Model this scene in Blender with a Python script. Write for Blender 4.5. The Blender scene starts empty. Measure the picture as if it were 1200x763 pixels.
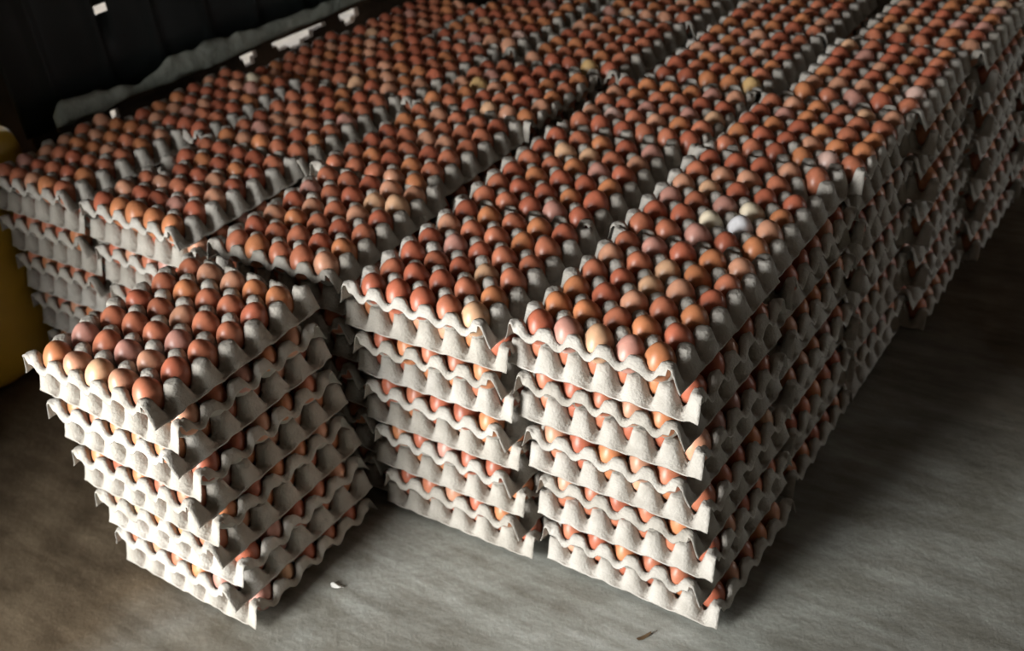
import bpy, bmesh, math, random
import numpy as np
from mathutils import Matrix, Vector, noise
random.seed(7)
rnd = random.Random(11)
SC = bpy.context.scene
COL = SC.collection
R = math.radians

# ------------------------------------------------------------------ camera
CAMP = Vector((1.1219, -1.0235, 1.3699))
yaw, pit, rol = 0.6731, 0.59106, -0.13662
fw = Vector((-math.sin(yaw)*math.cos(pit), math.cos(yaw)*math.cos(pit), -math.sin(pit)))
r0 = Vector((math.cos(yaw), math.sin(yaw), 0)); u0 = r0.cross(fw)
rt = r0*math.cos(rol) + u0*math.sin(rol); up = -r0*math.sin(rol) + u0*math.cos(rol)
cam = bpy.data.cameras.new('camera'); co = bpy.data.objects.new('camera', cam); COL.objects.link(co)
co.matrix_world = Matrix(((rt.x, up.x, -fw.x, CAMP.x), (rt.y, up.y, -fw.y, CAMP.y), (rt.z, up.z, -fw.z, CAMP.z), (0, 0, 0, 1)))
cam.sensor_width = 36; cam.lens = 39.9; cam.clip_start = .01; cam.clip_end = 200
cam.dof.use_dof = True; cam.dof.focus_distance = 1.42; cam.dof.aperture_fstop = 5.0
SC.camera = co

# ------------------------------------------------------------------ daylight
w = bpy.data.worlds.new('overcast_sky'); SC.world = w; w.use_nodes = True
wn = w.node_tree.nodes; wl = w.node_tree.links
bg = wn['Background']; bg.inputs[1].default_value = 5.0
tc = wn.new('ShaderNodeTexCoord'); sx = wn.new('ShaderNodeSeparateXYZ'); cr = wn.new('ShaderNodeValToRGB')
wl.new(tc.outputs['Generated'], sx.inputs[0]); wl.new(sx.outputs[2], cr.inputs[0]); wl.new(cr.outputs[0], bg.inputs[0])
cr.color_ramp.elements[0].color = (.86, .90, .92, 1); cr.color_ramp.elements[1].color = (.95, .97, 1, 1)
DX0, DX1, DY, DZ = -1.48, -.12, -2.6, 2.05          # the doorway
def area(name, loc, rx, sx_, sy_, power, col=(1, .985, .955), portal=False):
    l = bpy.data.lights.new(name, 'AREA'); l.shape = 'RECTANGLE'; l.size = sx_; l.size_y = sy_; l.energy = power; l.color = col
    o = bpy.data.objects.new(name, l); COL.objects.link(o); o.location = loc; o.rotation_euler = (rx, 0, 0)
    if portal: l.cycles.is_portal = True
    return o
area('doorway_daylight', ((DX0+DX1)/2, DY-.05, .98), R(90), DX1-DX0, 1.5, 182)
area('doorway_portal', ((DX0+DX1)/2, DY-.02, DZ/2), R(90), DX1-DX0, DZ, 1, portal=True)
# a second, weaker opening low in the far right-hand wall
wo = area('side_opening_daylight', (2.65, 2.45, .525), 0, .9, .55, 2.2); wo.rotation_euler = (R(90), 0, R(90))
SC.cycles.diffuse_bounces = 2
vs = SC.view_settings
vs.view_transform = 'Standard'; vs.look = 'None'; vs.gamma = 1; vs.exposure = 0.0; vs.use_curve_mapping = False

# ------------------------------------------------------------------ materials
def mat(name, rough=.8):
    m = bpy.data.materials.new(name); m.use_nodes = True
    b = m.node_tree.nodes['Principled BSDF']; b.inputs['Roughness'].default_value = rough
    return m, m.node_tree.nodes, m.node_tree.links, b
def noisy(name, c1, c2, scale=8, rough=.8, bump=.3, bscale=60, detail=6, dist=.003, spec=.3, metal=0, obj_coord=True):
    m, n, l, b = mat(name, rough)
    b.inputs['Specular IOR Level'].default_value = spec; b.inputs['Metallic'].default_value = metal
    t = n.new('ShaderNodeTexCoord'); no = n.new('ShaderNodeTexNoise'); no.inputs['Scale'].default_value = scale; no.inputs['Detail'].default_value = detail
    l.new(t.outputs['Object'], no.inputs['Vector'])
    r = n.new('ShaderNodeValToRGB'); r.color_ramp.elements[0].position = .3; r.color_ramp.elements[1].position = .7
    r.color_ramp.elements[0].color = (*c1, 1); r.color_ramp.elements[1].color = (*c2, 1)
    l.new(no.outputs['Fac'], r.inputs[0]); l.new(r.outputs[0], b.inputs['Base Color'])
    n2 = n.new('ShaderNodeTexNoise'); n2.inputs['Scale'].default_value = bscale; n2.inputs['Detail'].default_value = 5
    l.new(t.outputs['Object'], n2.inputs['Vector'])
    bp = n.new('ShaderNodeBump'); bp.inputs['Strength'].default_value = bump; bp.inputs['Distance'].default_value = dist
    l.new(n2.outputs['Fac'], bp.inputs['Height']); l.new(bp.outputs[0], b.inputs['Normal'])
    return m
def egg_mat(name, attr):
    m, n, l, b = mat(name, .36)
    b.inputs['Specular IOR Level'].default_value = .45
    if attr:
        c = n.new('ShaderNodeAttribute'); c.attribute_name = 'shell'; cs = c.outputs['Color']
    else:
        c = n.new('ShaderNodeObjectInfo'); cs = c.outputs['Color']
    t = n.new('ShaderNodeTexCoord'); no = n.new('ShaderNodeTexNoise'); no.inputs['Scale'].default_value = 55; no.inputs['Detail'].default_value = 5
    l.new(t.outputs['Object'], no.inputs['Vector'])
    mr = n.new('ShaderNodeMapRange'); mr.inputs[1].default_value = .3; mr.inputs[2].default_value = .7; mr.inputs[3].default_value = .82; mr.inputs[4].default_value = 1.12
    l.new(no.outputs['Fac'], mr.inputs[0])
    mx = n.new('ShaderNodeVectorMath'); mx.operation = 'SCALE'
    l.new(cs, mx.inputs[0]); l.new(mr.outputs[0], mx.inputs['Scale']); l.new(mx.outputs[0], b.inputs['Base Color'])
    bp = n.new('ShaderNodeBump'); bp.inputs['Strength'].default_value = .12; bp.inputs['Distance'].default_value = .0006
    n2 = n.new('ShaderNodeTexNoise'); n2.inputs['Scale'].default_value = 700
    l.new(t.outputs['Object'], n2.inputs['Vector']); l.new(n2.outputs['Fac'], bp.inputs['Height']); l.new(bp.outputs[0], b.inputs['Normal'])
    return m
M_EGG = egg_mat('egg_shell', False); M_EGGS = egg_mat('egg_shells', True)
M_PULP = noisy('moulded_pulp', (.42, .395, .35), (.58, .555, .505), 30, .95, .9, 260, 8, .0022, .1)
M_PULP2 = noisy('moulded_pulp_dark', (.36, .335, .29), (.52, .49, .435), 24, .95, .9, 240, 8, .0022, .1)
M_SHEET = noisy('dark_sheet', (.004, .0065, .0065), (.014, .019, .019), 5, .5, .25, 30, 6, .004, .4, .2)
M_TARP = noisy('grey_plastic', (.16, .18, .155), (.34, .36, .31), 9, .6, .8, 40, 6, .01, .4)
M_BOARD = noisy('dark_wood', (.030, .020, .013), (.075, .050, .032), 7, .85, .6, 70, 6, .004, .2)
M_WALL = noisy('mud_plaster', (.060, .045, .032), (.11, .085, .06), 2.5, .95, .5, 20, 6, .01, .1)
M_ROOF = noisy('rusty_roof', (.05, .04, .035), (.10, .075, .055), 2, .7, .3, 10, 4, .01, .2)
M_YARD = noisy('pale_yard', (.50, .48, .43), (.66, .64, .60), 1.2, .95, .4, 12, 4, .01, .1)
M_CAN = noisy('yellow_plastic', (.42, .24, .018), (.56, .34, .03), 6, .45, .1, 40, 3, .002, .4)
M_CAP = noisy('dark_plastic', (.05, .03, .02), (.09, .05, .03), 6, .5, .1, 40, 3, .002, .4)
M_SCRAP = noisy('white_scrap', (.55, .54, .5), (.75, .74, .7), 40, .9, .3, 100, 3, .001, .1)
M_CHIP = noisy('brown_chip', (.14, .09, .05), (.24, .16, .09), 60, .9, .3, 100, 3, .001, .1)
def floor_mat():
    m, n, l, b = mat('worn_concrete', .62)
    b.inputs['Specular IOR Level'].default_value = .35
    t = n.new('ShaderNodeTexCoord')
    def ns(scale, det, rough=.6, vec=None, dist=0):
        x = n.new('ShaderNodeTexNoise'); x.inputs['Scale'].default_value = scale; x.inputs['Detail'].default_value = det
        x.inputs['Roughness'].default_value = rough; x.inputs['Distortion'].default_value = dist
        l.new(vec or t.outputs['Object'], x.inputs['Vector']); return x
    def ramp(src, p0, p1, c0, c1):
        r = n.new('ShaderNodeValToRGB'); r.color_ramp.elements[0].position = p0; r.color_ramp.elements[1].position = p1
        r.color_ramp.elements[0].color = (*c0, 1); r.color_ramp.elements[1].color = (*c1, 1); l.new(src, r.inputs[0]); return r
    def mix(f, a, bb, typ='MIX'):
        x = n.new('ShaderNodeMix'); x.data_type = 'RGBA'; x.blend_type = typ
        if f is None: x.inputs[0].default_value = 1
        else: l.new(f, x.inputs[0])
        l.new(a, x.inputs[6]); l.new(bb, x.inputs[7]); return x.outputs[2]
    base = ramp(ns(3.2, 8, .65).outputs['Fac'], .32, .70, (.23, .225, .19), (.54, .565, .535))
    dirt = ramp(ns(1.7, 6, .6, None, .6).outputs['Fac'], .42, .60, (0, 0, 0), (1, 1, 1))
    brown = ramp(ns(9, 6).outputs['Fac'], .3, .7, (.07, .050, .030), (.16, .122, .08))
    # brown in random dirt patches, deepening to full towards the left and the back
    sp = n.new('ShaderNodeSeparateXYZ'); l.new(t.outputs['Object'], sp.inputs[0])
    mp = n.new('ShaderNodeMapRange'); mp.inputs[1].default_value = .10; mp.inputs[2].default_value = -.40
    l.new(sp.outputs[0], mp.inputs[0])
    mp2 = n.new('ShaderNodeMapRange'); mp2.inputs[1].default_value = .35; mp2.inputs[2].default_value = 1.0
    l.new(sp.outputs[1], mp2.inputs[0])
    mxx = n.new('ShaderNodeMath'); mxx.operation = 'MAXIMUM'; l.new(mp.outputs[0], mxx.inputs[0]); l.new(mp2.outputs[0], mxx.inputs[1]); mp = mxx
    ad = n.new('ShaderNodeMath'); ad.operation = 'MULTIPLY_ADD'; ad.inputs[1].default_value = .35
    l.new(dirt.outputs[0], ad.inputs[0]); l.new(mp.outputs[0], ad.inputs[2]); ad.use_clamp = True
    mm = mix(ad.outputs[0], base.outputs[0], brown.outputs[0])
    mpx = n.new('ShaderNodeMapping'); mpx.inputs['Rotation'].default_value = (0, 0, R(-60)); mpx.inputs['Scale'].default_value = (1, 6, 1)
    l.new(t.outputs['Object'], mpx.inputs['Vector'])
    stre = ramp(ns(5, 5, .6, mpx.outputs[0]).outputs['Fac'], .35, .7, (.66, .64, .60), (1.18, 1.2, 1.2))
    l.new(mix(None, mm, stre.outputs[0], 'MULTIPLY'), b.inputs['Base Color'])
    bp = n.new('ShaderNodeBump'); bp.inputs['Strength'].default_value = .5; bp.inputs['Distance'].default_value = .006
    l.new(ns(26, 9, .7).outputs['Fac'], bp.inputs['Height']); l.new(bp.outputs[0], b.inputs['Normal'])
    return m
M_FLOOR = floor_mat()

# ------------------------------------------------------------------ helpers
def tag(o, label=None, cat=None, group=None, kind=None):
    if label: o['label'] = label
    if cat: o['category'] = cat
    if group: o['group'] = group
    if kind: o['kind'] = kind
    return o
def link(name, me, m=None, parent=None, kind=None):
    o = bpy.data.objects.new(name, me); COL.objects.link(o)
    if m is not None and len(me.materials) == 0: me.materials.append(m)
    if parent: o.parent = parent
    if kind: o['kind'] = kind
    return o
def bm_box(bm, x0, x1, y0, y1, z0, z1):
    v = [bm.verts.new(p) for p in ((x0,y0,z0),(x1,y0,z0),(x1,y1,z0),(x0,y1,z0),(x0,y0,z1),(x1,y0,z1),(x1,y1,z1),(x0,y1,z1))]
    for f in ((0,3,2,1),(4,5,6,7),(0,1,5,4),(1,2,6,5),(2,3,7,6),(3,0,4,7)): bm.faces.new([v[i] for i in f])
def bm_obj(name, bm, m, parent=None, kind=None, smooth=False):
    me = bpy.data.meshes.new(name); bm.to_mesh(me); bm.free()
    if smooth:
        for p in me.polygons: p.use_smooth = True
    return link(name, me, m, parent, kind)
def box(name, b, m, parent=None, kind=None):
    bm = bmesh.new(); bm_box(bm, *b); return bm_obj(name, bm, m, parent, kind)

# ------------------------------------------------------------------ the shed
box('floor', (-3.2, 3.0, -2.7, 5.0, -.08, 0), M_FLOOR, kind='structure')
yb = bmesh.new()
for b in ((-12, -3.2, -12, 12), (3.0, 12, -12, 12), (-3.2, 3.0, 5.0, 12), (-3.2, 3.0, -12, -2.7)): bm_box(yb, b[0], b[1], b[2], b[3], -.10, -.01)
bm_obj('yard_ground', yb, M_YARD, kind='structure')
# the strip of yard just behind the sheet wall
WTH = math.atan(.15); WO = Vector((-1.085, .20, 0))
box('ceiling', (-1.62, 2.72, -2.72, 4.6, 2.55, 2.63), M_ROOF, kind='structure')
rb = bmesh.new()
for b in ((-2.7, 2.0, 0, 2.55), (2.9, 4.6, 0, 2.55), (2.0, 2.9, 0, .25), (2.0, 2.9, .80, 2.55)): bm_box(rb, 2.6, 2.7, *b)
bm_obj('wall_right', rb, M_WALL, kind='structure')
box('wall_back', (-1.62, 2.7, 4.5, 4.6, 0, 2.55), M_WALL, kind='structure')
fb = bmesh.new()
bm_box(fb, -1.6, DX0, -2.7, -2.6, 0, 2.55); bm_box(fb, DX1, 2.6, -2.7, -2.6, 0, 2.55); bm_box(fb, DX0, DX1, -2.7, -2.6, DZ, 2.55)
bm_obj('wall_front', fb, M_WALL, kind='structure')
box('wall_left', (-1.62, -1.52, -2.7, .24, 0, 2.55), M_WALL, kind='structure')
PARTX, PARTY = -.66, -1.05
box('shade_partition', (-1.52, PARTX, PARTY-.08, PARTY, 0, 2.55), M_WALL, kind='structure')  # unseen partition, added to cut the doorway light on the left-hand stacks
box('wall_return', (-1.52, -1.14, .16, .24, 0, 2.55), M_BOARD, kind='structure')

# the sheet wall behind the trays: low boards, corrugated sheets, rolled plastic at their foot
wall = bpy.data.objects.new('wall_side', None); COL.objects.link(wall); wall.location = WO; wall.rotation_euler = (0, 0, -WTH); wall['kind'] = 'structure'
# low boards with a broken top edge: daylight comes through where it is broken away
holes = [(.124, .133, .405, .45), (.138, .146, .425, .45), (.186, .196, .408, .45), (.196, .206, .424, .45),
         (.545, .556, .434, .45), (.556, .586, .416, .45), (.586, .596, .430, .45),
         (.645, .660, .434, .45), (.660, .695, .420, .45), (.695, .740, .410, .46), (.740, .775, .420, .46), (.775, .82, .434, .46),
         (.866, .880, .428, .46), (.880, .912, .412, .46), (.912, .930, .424, .46)]
def top_at(s):
    z = .478 + .006*noise.noise(Vector((s*9, 3, 0)))
    for a, b_, z0, z1 in holes:
        if a <= s < b_: return z0 - .004 + .004*noise.noise(Vector((s*160, 0, 0)))
    return z
bw = [0, .43, .86, 1.30, 2.1, 2.9, 3.9]
for i in range(len(bw)-1):
    a, b_ = bw[i], bw[i+1] - .001
    bm = bmesh.new(); S = a; pts = []
    step = .003 if a < 1.2 else .05
    while S < b_: pts.append((S, top_at(S))); S += step
    pts.append((b_, top_at(b_)))
    # beyond the broken stretch the boards run up behind the sheet
    rows = []
    for (s, z) in pts:
        rows.append([bm.verts.new(q) for q in ((-.010, s, 0), (-.010, s, z), (-.028, s, z), (-.028, s, 0))])
    for k in range(len(rows)-1):
        p, q = rows[k], rows[k+1]
        for e in range(3): bm.faces.new((p[e], q[e], q[e+1], p[e+1]))
    bm.faces.new(rows[0]); bm.faces.new(rows[-1][::-1])
    bm_obj('plank', bm, M_BOARD, wall)
# corrugated sheets
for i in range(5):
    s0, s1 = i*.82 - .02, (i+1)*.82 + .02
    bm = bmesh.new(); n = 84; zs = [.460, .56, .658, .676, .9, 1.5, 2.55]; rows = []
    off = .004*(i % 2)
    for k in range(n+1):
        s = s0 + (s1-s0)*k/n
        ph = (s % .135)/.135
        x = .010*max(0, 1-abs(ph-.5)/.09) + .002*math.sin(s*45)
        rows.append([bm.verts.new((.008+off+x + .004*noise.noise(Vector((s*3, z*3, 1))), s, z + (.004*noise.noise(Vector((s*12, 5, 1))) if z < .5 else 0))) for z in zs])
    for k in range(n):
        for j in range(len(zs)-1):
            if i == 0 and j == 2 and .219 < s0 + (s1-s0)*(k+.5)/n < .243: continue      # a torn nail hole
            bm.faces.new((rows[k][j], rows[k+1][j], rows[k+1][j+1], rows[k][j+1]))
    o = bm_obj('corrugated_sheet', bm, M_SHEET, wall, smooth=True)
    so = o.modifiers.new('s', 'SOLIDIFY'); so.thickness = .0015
# wooden rail along the foot of the sheets
bm = bmesh.new(); n = 90; rings = []
for k in range(n+1):
    s = .045 + 3.5*k/n; zc = .465 + .004*noise.noise(Vector((s*6, 0, 9)))
    rings.append([bm.verts.new((.026 + dx, s, zc + dz)) for dx, dz in ((-.012, -.009), (-.001, -.010), (.0, .004), (-.012, .007))])
for k in range(n):
    for e in range(4): bm.faces.new((rings[k][e], rings[k][(e+1) % 4], rings[k+1][(e+1) % 4], rings[k+1][e]))
bm.faces.new(rings[0][::-1]); bm.faces.new(rings[-1])
bm_obj('rail', bm, M_BOARD, wall)
# plastic sheeting, rolled and slumped on the rail
bm = bmesh.new(); n = 260; m_ = 18; rings = []
for k in range(n+1):
    s = .04 + 2.2*k/n
    rr = float(np.interp(s, [.04, .06, .12, .20, .25, .28, .33, .45, .60, .72, .85, 1.0, 2.3], [.010, .021, .022, .015, .008, .012, .023, .022, .019, .014, .015, .010, .008]))
    rr *= 1 + .22*noise.noise(Vector((s*9, 1.5, 0))) + .15*noise.noise(Vector((s*31, 7, 0)))
    ring = []
    for j in range(m_):
        a = 2*math.pi*j/m_
        q = 1 + .34*noise.noise(Vector((s*16, math.cos(a)*1.8, math.sin(a)*1.8)))
        ring.append(bm.verts.new((.030 + rr*.5 + math.cos(a)*rr*.5*q, s, .472 + rr*1.1 + math.sin(a)*rr*1.2*q)))
    rings.append(ring)
for k in range(n):
    for j in range(m_): bm.faces.new((rings[k][j], rings[k][(j+1) % m_], rings[k+1][(j+1) % m_], rings[k+1][j]))
bm.faces.new(rings[0][::-1]); bm.faces.new(rings[-1])
bmesh.ops.recalc_face_normals(bm, faces=bm.faces)
tarp = bm_obj('plastic_sheeting', bm, M_TARP, smooth=True)
tarp.location = WO; tarp.rotation_euler = (0, 0, -WTH)
tag(tarp, 'grey plastic sheeting rolled and slumped along the foot of the dark corrugated wall', 'sheeting')

# ------------------------------------------------------------------ egg trays
P = .0490          # pitch of the cells
LAY = .0479        # height of one filled layer
RIM = .0285
def sstep(a, b, x):
    t = np.clip((x-a)/(b-a), 0, 1); return t*t*(3-2*t)
def tray_mesh(nx, ny, seed, name):
    K = 10; FX = .44; FY = .16
    ax = np.concatenate([[-FX, -.40, -.35, -.29, -.22, -.15, -.07], np.arange(nx*K+1)/K, [nx+.07, nx+.15, nx+.22, nx+.29, nx+.35, nx+.40, nx+FX]])
    ay = np.concatenate([[-FY, -FY*.5], np.arange(ny*K+1)/K, [ny+FY*.5, ny+FY]])
    X, Y = np.meshgrid(ax, ay, indexing='ij')
    cx = np.clip(X, 0, nx); cy = np.clip(Y, 0, ny)
    dx = X - np.round(cx); dy = Y - np.round(cy)           # to the nearest post
    rs = np.random.RandomState(seed)
    # squarish posts with flat tops; whole posts along the two long sides, cut ones at the ends
    d4 = (np.abs(dx)**2.6 + np.abs(dy)**2.6)**(1/2.6)
    brd = np.maximum(np.maximum(.6-X, X-(nx-.6)), 0).clip(0, .6)/.6
    brd2 = np.maximum(np.maximum(.5-Y, Y-(ny-.5)), 0).clip(0, .5)/.5
    bb = np.maximum(sstep(.3, 1, brd), .7*sstep(.3, 1, brd2))
    post = 1 - np.clip((d4-(.16+.05*bb))/((.41+.08*bb)-(.16+.05*bb)), 0, 1)**(1-.25*bb)
    post = post*post*(3-2*post)
    ex = .5 - np.abs(dx); ey = .5 - np.abs(dy)
    dc = np.sqrt(ex**2 + ey**2)
    cup = .0135*np.clip(dc/.5, 0, 1.15)**2
    eb = np.maximum(.5-cy, cy-(ny-.5)).clip(0, .5)
    cup = np.maximum(cup, RIM*((eb-.08).clip(0)/.42)**1.7)
    outx = np.maximum(-X, X-nx).clip(0)
    ledge = .0095 + .0*X
    cup = np.where(outx > 0, np.maximum(cup*(1-sstep(0, .1, outx)), ledge*sstep(-.1, .12, outx)), cup)
    h = cup + (.0460 - cup)*post
    out = np.maximum(-Y, Y-ny).clip(0)/FY
    h = h - out*(.0085 + (h-RIM).clip(0)*.25)*(out > 0)*(outx <= 0)
    out = np.maximum(out, sstep(.34, FX, outx))
    # each post a little different, pulp sags and ripples
    pj = rs.normal(0, .0016, (nx+1, ny+1)); ix = np.round(cx).astype(int); iy = np.round(cy).astype(int)
    h = h + pj[ix, iy]*post
    amp = rs.normal(0, 1, 8)
    ux, uy = X/nx, Y/ny
    warp = .0006*(amp[0]*np.sin(3*ux+amp[1]) + amp[2]*np.sin(3.4*uy+amp[3]))
    fine = np.array([noise.noise(Vector((a*3.1, b*3.1, seed*7.3))) for a, b in zip(X.ravel(), Y.ravel())]).reshape(X.shape)
    fin2 = np.array([noise.noise(Vector((a*3.1, b*3.1, seed*7.3+50))) for a, b in zip(X.ravel(), Y.ravel())]).reshape(X.shape)
    h = np.maximum(h + warp*.5 + .0011*fine, .0)
    px = (X - nx/2)*P + .0012*fin2 + .0016*np.where(out > 0, fine, 0)
    py = (Y - ny/2)*P + .0012*fine + .0016*np.where(out > 0, fin2, 0)
    a, b = X.shape; idx = np.arange(a*b).reshape(a, b)
    top = np.stack([px, py, h + .0018], -1).reshape(-1, 3); bot = np.stack([px, py, h], -1).reshape(-1, 3)
    q = np.stack([idx[:-1, :-1], idx[1:, :-1], idx[1:, 1:], idx[:-1, 1:]], -1).reshape(-1, 4)
    qb = q[:, ::-1] + a*b
    rim = np.concatenate([idx[:, 0], idx[-1, 1:], idx[-2::-1, -1], idx[0, -2:0:-1]])
    nxt = np.roll(rim, -1)
    qr = np.stack([rim, rim + a*b, nxt + a*b, nxt], -1)
    me = bpy.data.meshes.new(name)
    me.from_pydata(np.concatenate([top, bot]).tolist(), [], np.concatenate([q, qb, qr]).tolist())
    me.update()
    for p in me.polygons: p.use_smooth = True
    me.materials.append([M_PULP, M_PULP2][seed % 2])
    return me
TRAYS = [tray_mesh(5, 6, s, 'egg_tray') for s in range(6)]

# ------------------------------------------------------------------ eggs
def egg_verts(nr, ns):
    v = [(0, 0, -.0285)]
    for i in range(1, nr):
        t = math.pi*i/nr; z = -math.cos(t); r = math.sin(t)*(1 - .10*z - .03*z*z)
        for j in range(ns):
            a = 2*math.pi*j/ns; v.append((.0222*r*math.cos(a), .0222*r*math.sin(a), .0285*z))
    v.append((0, 0, .0285)); f = []
    for j in range(ns): f.append((0, 1+(j+1) % ns, 1+j))
    for i in range(nr-2):
        for j in range(ns):
            a = 1+i*ns+j; b = 1+i*ns+(j+1) % ns; f.append((a, b, b+ns, a+ns))
    k = 1+(nr-2)*ns
    for j in range(ns): f.append((k+j, k+(j+1) % ns, len(v)-1))
    return v, f
ev, ef = egg_verts(14, 20)
EGG = bpy.data.meshes.new('egg'); EGG.from_pydata(ev, [], ef); EGG.update(); EGG.materials.append(M_EGG)
for p in EGG.polygons: p.use_smooth = True
lv, lf = egg_verts(7, 11); lv = np.array(lv)

SHELL = {'brown': (.54, .190, .105), 'reddish brown': (.47, .140, .078), 'orange brown': (.60, .235, .105), 'light brown': (.64, .32, .20),
         'light tan': (.70, .42, .25), 'dusty pink': (.56, .28, .22), 'pale pink': (.74, .50, .42), 'yellowish tan': (.68, .45, .20),
         'cream': (.80, .70, .52), 'white': (.80, .80, .82)}
PICK = [('brown', 30), ('reddish brown', 30), ('orange brown', 20), ('light brown', 14), ('light tan', 2), ('dusty pink', 4)]
PICKN = [k for k, n in PICK for _ in range(n)]
SPECIAL = [('pale pink', 0.058, 0.704), ('light tan', 0.068, 0.512), ('light tan', 0.108, 0.513), ('pale pink', 0.491, 0.643), ('dusty pink', 0.412, 0.463), ('cream', 0.414, 0.412), ('cream', 0.462, 0.468), ('white', 0.468, 0.417), ('cream', -0.784, 0.567), ('yellowish tan', -0.106, 0.871), ('light tan', -0.523, 0.621), ('light tan', -0.472, 1.056), ('pale pink', -0.339, 1.009), ('dusty pink', 0.084, 0.165), ('dusty pink', 0.377, 0.285), ('dusty pink', 0.41, 0.344), ('dusty pink', 0.165, 0.322), ('dusty pink', 0.164, 0.461), ('light tan', 0.379, 1.126), ('yellowish tan', 0.254, 0.886), ('light tan', 0.506, 0.863), ('yellowish tan', 0.506, 0.56), ('pale pink', 0.552, 0.955), ('orange brown', 0.522, 0.035), ('light tan', 0.422, 0.042), ('dusty pink', 0.473, 0.038), ('light tan', 0.236, 0.012), ('light tan', -0.203, -0.33), ('dusty pink', -0.158, -0.22), ('light tan', -0.197, 1.164), ('light tan', -0.039, 0.257), ('light tan', 0.24, 0.744), ('EMPTY', 0.537, 0.56), ('EMPTY', -0.617, 0.196), ('pale pink', -0.203, 0.624), ('light tan', -0.183, 0.631), ('yellowish tan', -0.277, 0.733)]

# ------------------------------------------------------------------ the stacks
ORD = ['', 'first', 'second', 'third', 'fourth', 'fifth', 'sixth', 'seventh', 'eighth', 'ninth', 'tenth', 'eleventh']
NUM = ['', 'one', 'two', 'three', 'four', 'five', 'six']
LINES = {'F': None, 'R': 'outer line', 'M': 'second line', 'L': 'third line', 'G': 'fourth line', 'W': 'wall line'}
# line, number, centre x, centre y, turn, top tray is five wide, layers, shift of the turned layers in x, lean (x, y) per metre, scale
STK = [
 ('F', 1, -.1870, -.2010, -.0106, 1, 10, .0, (-.012, .062), (1.04, 1.06), .0486),
 ('M', 1, .1220, .1491, -.006, 1, 10, -.004, (.003, .002), 1.0, LAY),
 ('R', 1, .4170, .1700, -.020, 1, 10, .006, (.062, -.016), .993, LAY),
 ('L', 1, -.1950, .1620, .040, 1, 10, .0, (0, 0), 1.0, LAY),
 ('G', 1, -.5420, .1600, -.040, 1, 10, .0, (0, 0), 1.0, LAY),
 ('W', 1, -.8650, .1650, .010, 1, 10, .0, (0, 0), (.95, 1), LAY),
 ('M', 2, .1140, .4530, .015, 1, 10, -.004, (0, 0), 1.0, LAY),
 ('R', 2, .4130, .4720, .000, 1, 10, .008, (.03, 0), 1.0, LAY),
 ('L', 2, -.2200, .4490, -.040, 1, 10, .0, (0, 0), 1.0, LAY),
 ('G', 2, -.5300, .4620, -.005, 1, 10, .0, (0, 0), 1.0, LAY),
 ('W', 2, -.8030, .4660, -.010, 1, 10, .0, (0, 0), (.90, .97), LAY),
 ('M', 3, .1350, .7420, .000, 0, 10, .0, (0, 0), .95, LAY),
 ('R', 3, .4340, .7520, -.010, 0, 10, .0, (.03, 0), .94, LAY),
 ('L', 3, -.2050, .7260, -.020, 0, 10, .0, (0, 0), .95, LAY),
 ('G', 3, -.4900, .7640, -.050, 1, 10, .0, (0, 0), .98, LAY),
 ('W', 3, -.7500, .7600, -.060, 1, 10, .0, (0, 0), (.86, .95), .0460),
 ('M', 4, .1600, 1.0250, -.010, 1, 10, .0, (0, 0), .96, LAY),
 ('R', 4, .4540, 1.0310, .020, 1, 10, .006, (.03, 0), .98, LAY),
 ('L', 4, -.1500, 1.0100, -.010, 1, 10, .0, (0, 0), .96, LAY),
 ('G', 4, -.4350, 1.0620, -.040, 1, 10, .0, (0, 0), .95, LAY),
 ('W', 4, -.6980, 1.0500, -.050, 1, 10, .0, (0, 0), (.86, .95), .0460),
 ('M', 5, .1650, 1.3220, .010, 1, 10, .0, (0, 0), .97, LAY),
 ('R', 5, .4800, 1.3330, .000, 1, 10, .005, (.03, 0), .98, LAY),
 ('L', 5, -.1350, 1.3100, .000, 1, 10, .0, (0, 0), .97, LAY),
 ('G', 5, -.4250, 1.3550, -.030, 1, 10, .0, (0, 0), .95, LAY),
 ('R', 6, .4900, 1.6350, -.010, 1, 10, .005, (.03, 0), .98, LAY),
 ('R', 7, .4700, 1.9400, .010, 1, 10, .005, (.03, 0), .98, LAY),
]
def pix(p):
    d = p - CAMP; z = d.dot(fw)
    return 600 + 1330*d.dot(rt)/z, 381.5 - 1330*d.dot(up)/z, z
eggs = []        # (location, rotation, shell, score, label, group)
cells_top = []
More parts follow.
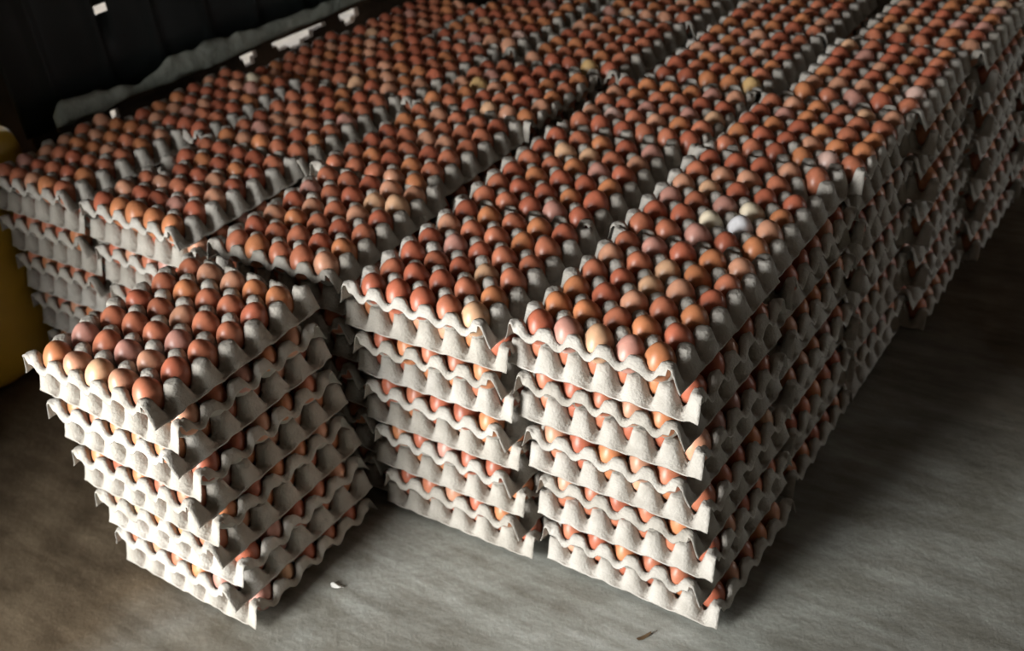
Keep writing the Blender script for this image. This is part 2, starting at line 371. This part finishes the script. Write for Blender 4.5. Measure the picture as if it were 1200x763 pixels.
for (ln, no_, X0, Y0, TH, five, NL, sh, lean, scl, lay) in STK:
    gx, gy = scl if isinstance(scl, tuple) else (scl, scl)
    where = 'lone stack' if ln == 'F' else ORD[no_] + ' stack, ' + LINES[ln]
    for k in range(NL):                                   # k = 0 is the top tray
        zb = (NL-1-k)*lay
        drop = k*lay
        turned = (k % 2 == 1) == bool(five)               # a tray turned crosswise is six wide
        jx = rnd.gauss(0, .0016) if k else 0; jy = rnd.gauss(0, .0016) if k else 0
        th = TH + (rnd.gauss(0, .009) if k else 0)
        sx_ = sh if (turned and k) else 0
        cx = X0 + lean[0]*drop + jx + sx_; cy = Y0 + lean[1]*drop + jy
        o = bpy.data.objects.new('egg_tray', TRAYS[rnd.randrange(6)]); COL.objects.link(o)
        o.location = (cx, cy, zb); flip = math.pi*rnd.randrange(2)
        o.rotation_euler = (rnd.gauss(0, .003) if k not in (NL-1,) else 0, rnd.gauss(0, .003) if k not in (NL-1,) else 0, th + (math.pi/2 if turned else 0) + flip)
        o.scale = (gy, gx, 1) if turned else (gx, gy, 1)
        pos = 'top' if k == 0 else ('bottom' if k == NL-1 else ORD[k+1] + ' from top')
        tag(o, 'grey pulp egg tray, ' + (pos + ' of ' if k in (0, NL-1) else pos + ' in ') + where, 'egg tray', 'stacked pulp egg trays')
        nx, ny = (6, 5) if turned else (5, 6)
        ct, st = math.cos(th), math.sin(th)
        for j in range(ny):
            for i in range(nx):
                edge = i in (0, nx-1) or j in (0, ny-1)
                if k > 0 and not edge: continue
                if k > 0 and not (no_ == 1 or ln in 'R' or k < 4): continue
                lx, ly = (i+.5-nx/2)*P*gx, (j+.5-ny/2)*P*gy
                p = Vector((cx + ct*lx - st*ly, cy + st*lx + ct*ly, zb + .0310 + max(-.0012, rnd.gauss(.0004, .0014))))
                p.x += rnd.gauss(0, .0009); p.y += rnd.gauss(0, .0009)
                tilt = (rnd.gauss(0, .13), rnd.gauss(0, .13), rnd.random()*6.28)
                px, py, dz = pix(p)
                inside = -15 < px < 1215 and -15 < py < 778
                sc_ = (1/dz if inside else 0)
                if k > 0:
                    sc_ = sc_*.97 if (ln in 'FMR' and no_ == 1 and j == 0 and not turned) else 0
                e = [p, tilt, rnd.choice(PICKN), sc_, i, j, k, where, ln]
                eggs.append(e)
                if k == 0: cells_top.append(e)
gone = []
for nm, x, y in SPECIAL:
    e = min(cells_top, key=lambda q: (q[0].x-x)**2 + (q[0].y-y)**2)
    if nm == 'EMPTY': gone.append(id(e))
    else: e[2] = nm
eggs = [e for e in eggs if id(e) not in gone]
eggs.sort(key=lambda e: -e[3])
solo, rest = eggs[:300], eggs[300:]
for p, tilt, sh_, _, i, j, k, where, ln in solo:
    o = bpy.data.objects.new('egg', EGG); COL.objects.link(o)
    o.location = p; o.rotation_euler = tilt
    s = 1 + rnd.gauss(0, .022); s = max(.95, min(1.045, s)); o.scale = (s, s, s*(1 + rnd.gauss(0, .02)))
    f = 1 + rnd.gauss(0, .07); c = SHELL[sh_]; o.color = (c[0]*f, c[1]*f, c[2]*f, 1)
    if k == 0:
        tag(o, '%s egg, %s across in row %s of top tray, %s' % (sh_, ORD[i+1], NUM[j+1], where), 'egg', 'eggs on the top trays')
    else:
        tag(o, '%s egg, %s across, at front of %s tray down, %s' % (sh_, ORD[i+1], ORD[k+1], where), 'egg', 'eggs showing at the tray fronts')
# the remaining eggs, smaller in the picture or mostly hidden between the layers
V = []; Fc = []; Cc = []
faces = lf; nv = len(lv)
for n_, (p, tilt, sh_, *_r) in enumerate(rest):
    mt = np.array(Matrix.Rotation(tilt[0], 3, 'X') @ Matrix.Rotation(tilt[1], 3, 'Y'))
    s = 1 + max(-.05, min(.04, rnd.gauss(0, .02)))
    V.append(lv @ mt.T * s + np.array(p)); Fc += [tuple(a + n_*nv for a in f) for f in faces]
    f = 1 + rnd.gauss(0, .07); c = SHELL[sh_]; Cc.append(np.tile([c[0]*f, c[1]*f, c[2]*f, 1], (nv, 1)))
me = bpy.data.meshes.new('eggs'); me.from_pydata(np.concatenate(V).tolist(), [], Fc); me.update()
at = me.color_attributes.new('shell', 'FLOAT_COLOR', 'POINT'); at.data.foreach_set('color', np.concatenate(Cc).ravel().astype(np.float32))
me.polygons.foreach_set('use_smooth', [True]*len(me.polygons))
o = link('eggs', me, M_EGGS)
tag(o, 'remaining brown eggs in the trays further back and between the stacked layers', 'eggs', None, 'stuff')

# ------------------------------------------------------------------ yellow jerrycan by the wall
can = bpy.data.objects.new('jerrycan', None); COL.objects.link(can); can.location = (-1.135, -.004, 0); can.rotation_euler = (0, 0, R(4))
tag(can, 'dark yellow plastic jerrycan standing in the corner beside the wall line of trays', 'jerrycan')
bm = bmesh.new(); bm_box(bm, -.12, .12, -.145, .145, 0, .53)
bmesh.ops.bevel(bm, geom=list(bm.edges), offset=.06, segments=6, affect='EDGES', profile=.6)
bm_obj('body', bm, M_CAN, can, smooth=True)
bm = bmesh.new(); pts = [(-.07, .515), (-.06, .56), (-.03, .58), (.04, .58), (.07, .56), (.08, .515)]
rings = []
for y, z in pts:
    rings.append([bm.verts.new((.018*math.cos(a)+0, y, z + .016*math.sin(a))) for a in [2*math.pi*q/8 for q in range(8)]])
for k in range(len(rings)-1):
    for q in range(8): bm.faces.new((rings[k][q], rings[k][(q+1) % 8], rings[k+1][(q+1) % 8], rings[k+1][q]))
bm.faces.new(rings[0][::-1]); bm.faces.new(rings[-1])
bmesh.ops.recalc_face_normals(bm, faces=bm.faces)
bm_obj('handle', bm, M_CAN, can, smooth=True)
bm = bmesh.new(); bmesh.ops.create_cone(bm, cap_ends=True, segments=20, radius1=.026, radius2=.024, depth=.04, matrix=Matrix.Translation((.07, -.10, .54)))
bm_obj('cap', bm, M_CAP, can, smooth=False)

# ------------------------------------------------------------------ bits on the floor
def flake(name, loc, L, W, rz, m, label, cat, seed):
    bm = bmesh.new(); ring = []; n = 11
    for k in range(n):
        a = 2*math.pi*k/n; r = 1 + .35*noise.noise(Vector((math.cos(a)*1.5, math.sin(a)*1.5, seed)))
        ring.append(bm.verts.new((L*r*math.cos(a), W*r*math.sin(a), .001 + .0025*(1+math.sin(a*2+seed)))))
    c = bm.verts.new((0, 0, .005))
    for k in range(n): bm.faces.new((ring[k], ring[(k+1) % n], c))
    g = bmesh.ops.extrude_face_region(bm, geom=list(bm.faces)); bmesh.ops.translate(bm, verts=[v for v in g['geom'] if isinstance(v, bmesh.types.BMVert)], vec=(0, 0, -.001))
    bmesh.ops.recalc_face_normals(bm, faces=bm.faces)
    o = bm_obj(name, bm, m); o.location = loc; o.rotation_euler = (0, 0, rz); tag(o, label, cat); return o
flake('scrap', (.015, -.189, 0), .013, .004, R(10), M_SCRAP, 'small white scrap lying on the floor between lone stack and second line', 'scrap', 3)
flake('chip', (.508, -.040, 0), .015, .003, R(60), M_CHIP, 'small brown chip on the floor in front of the outer line', 'chip', 8)
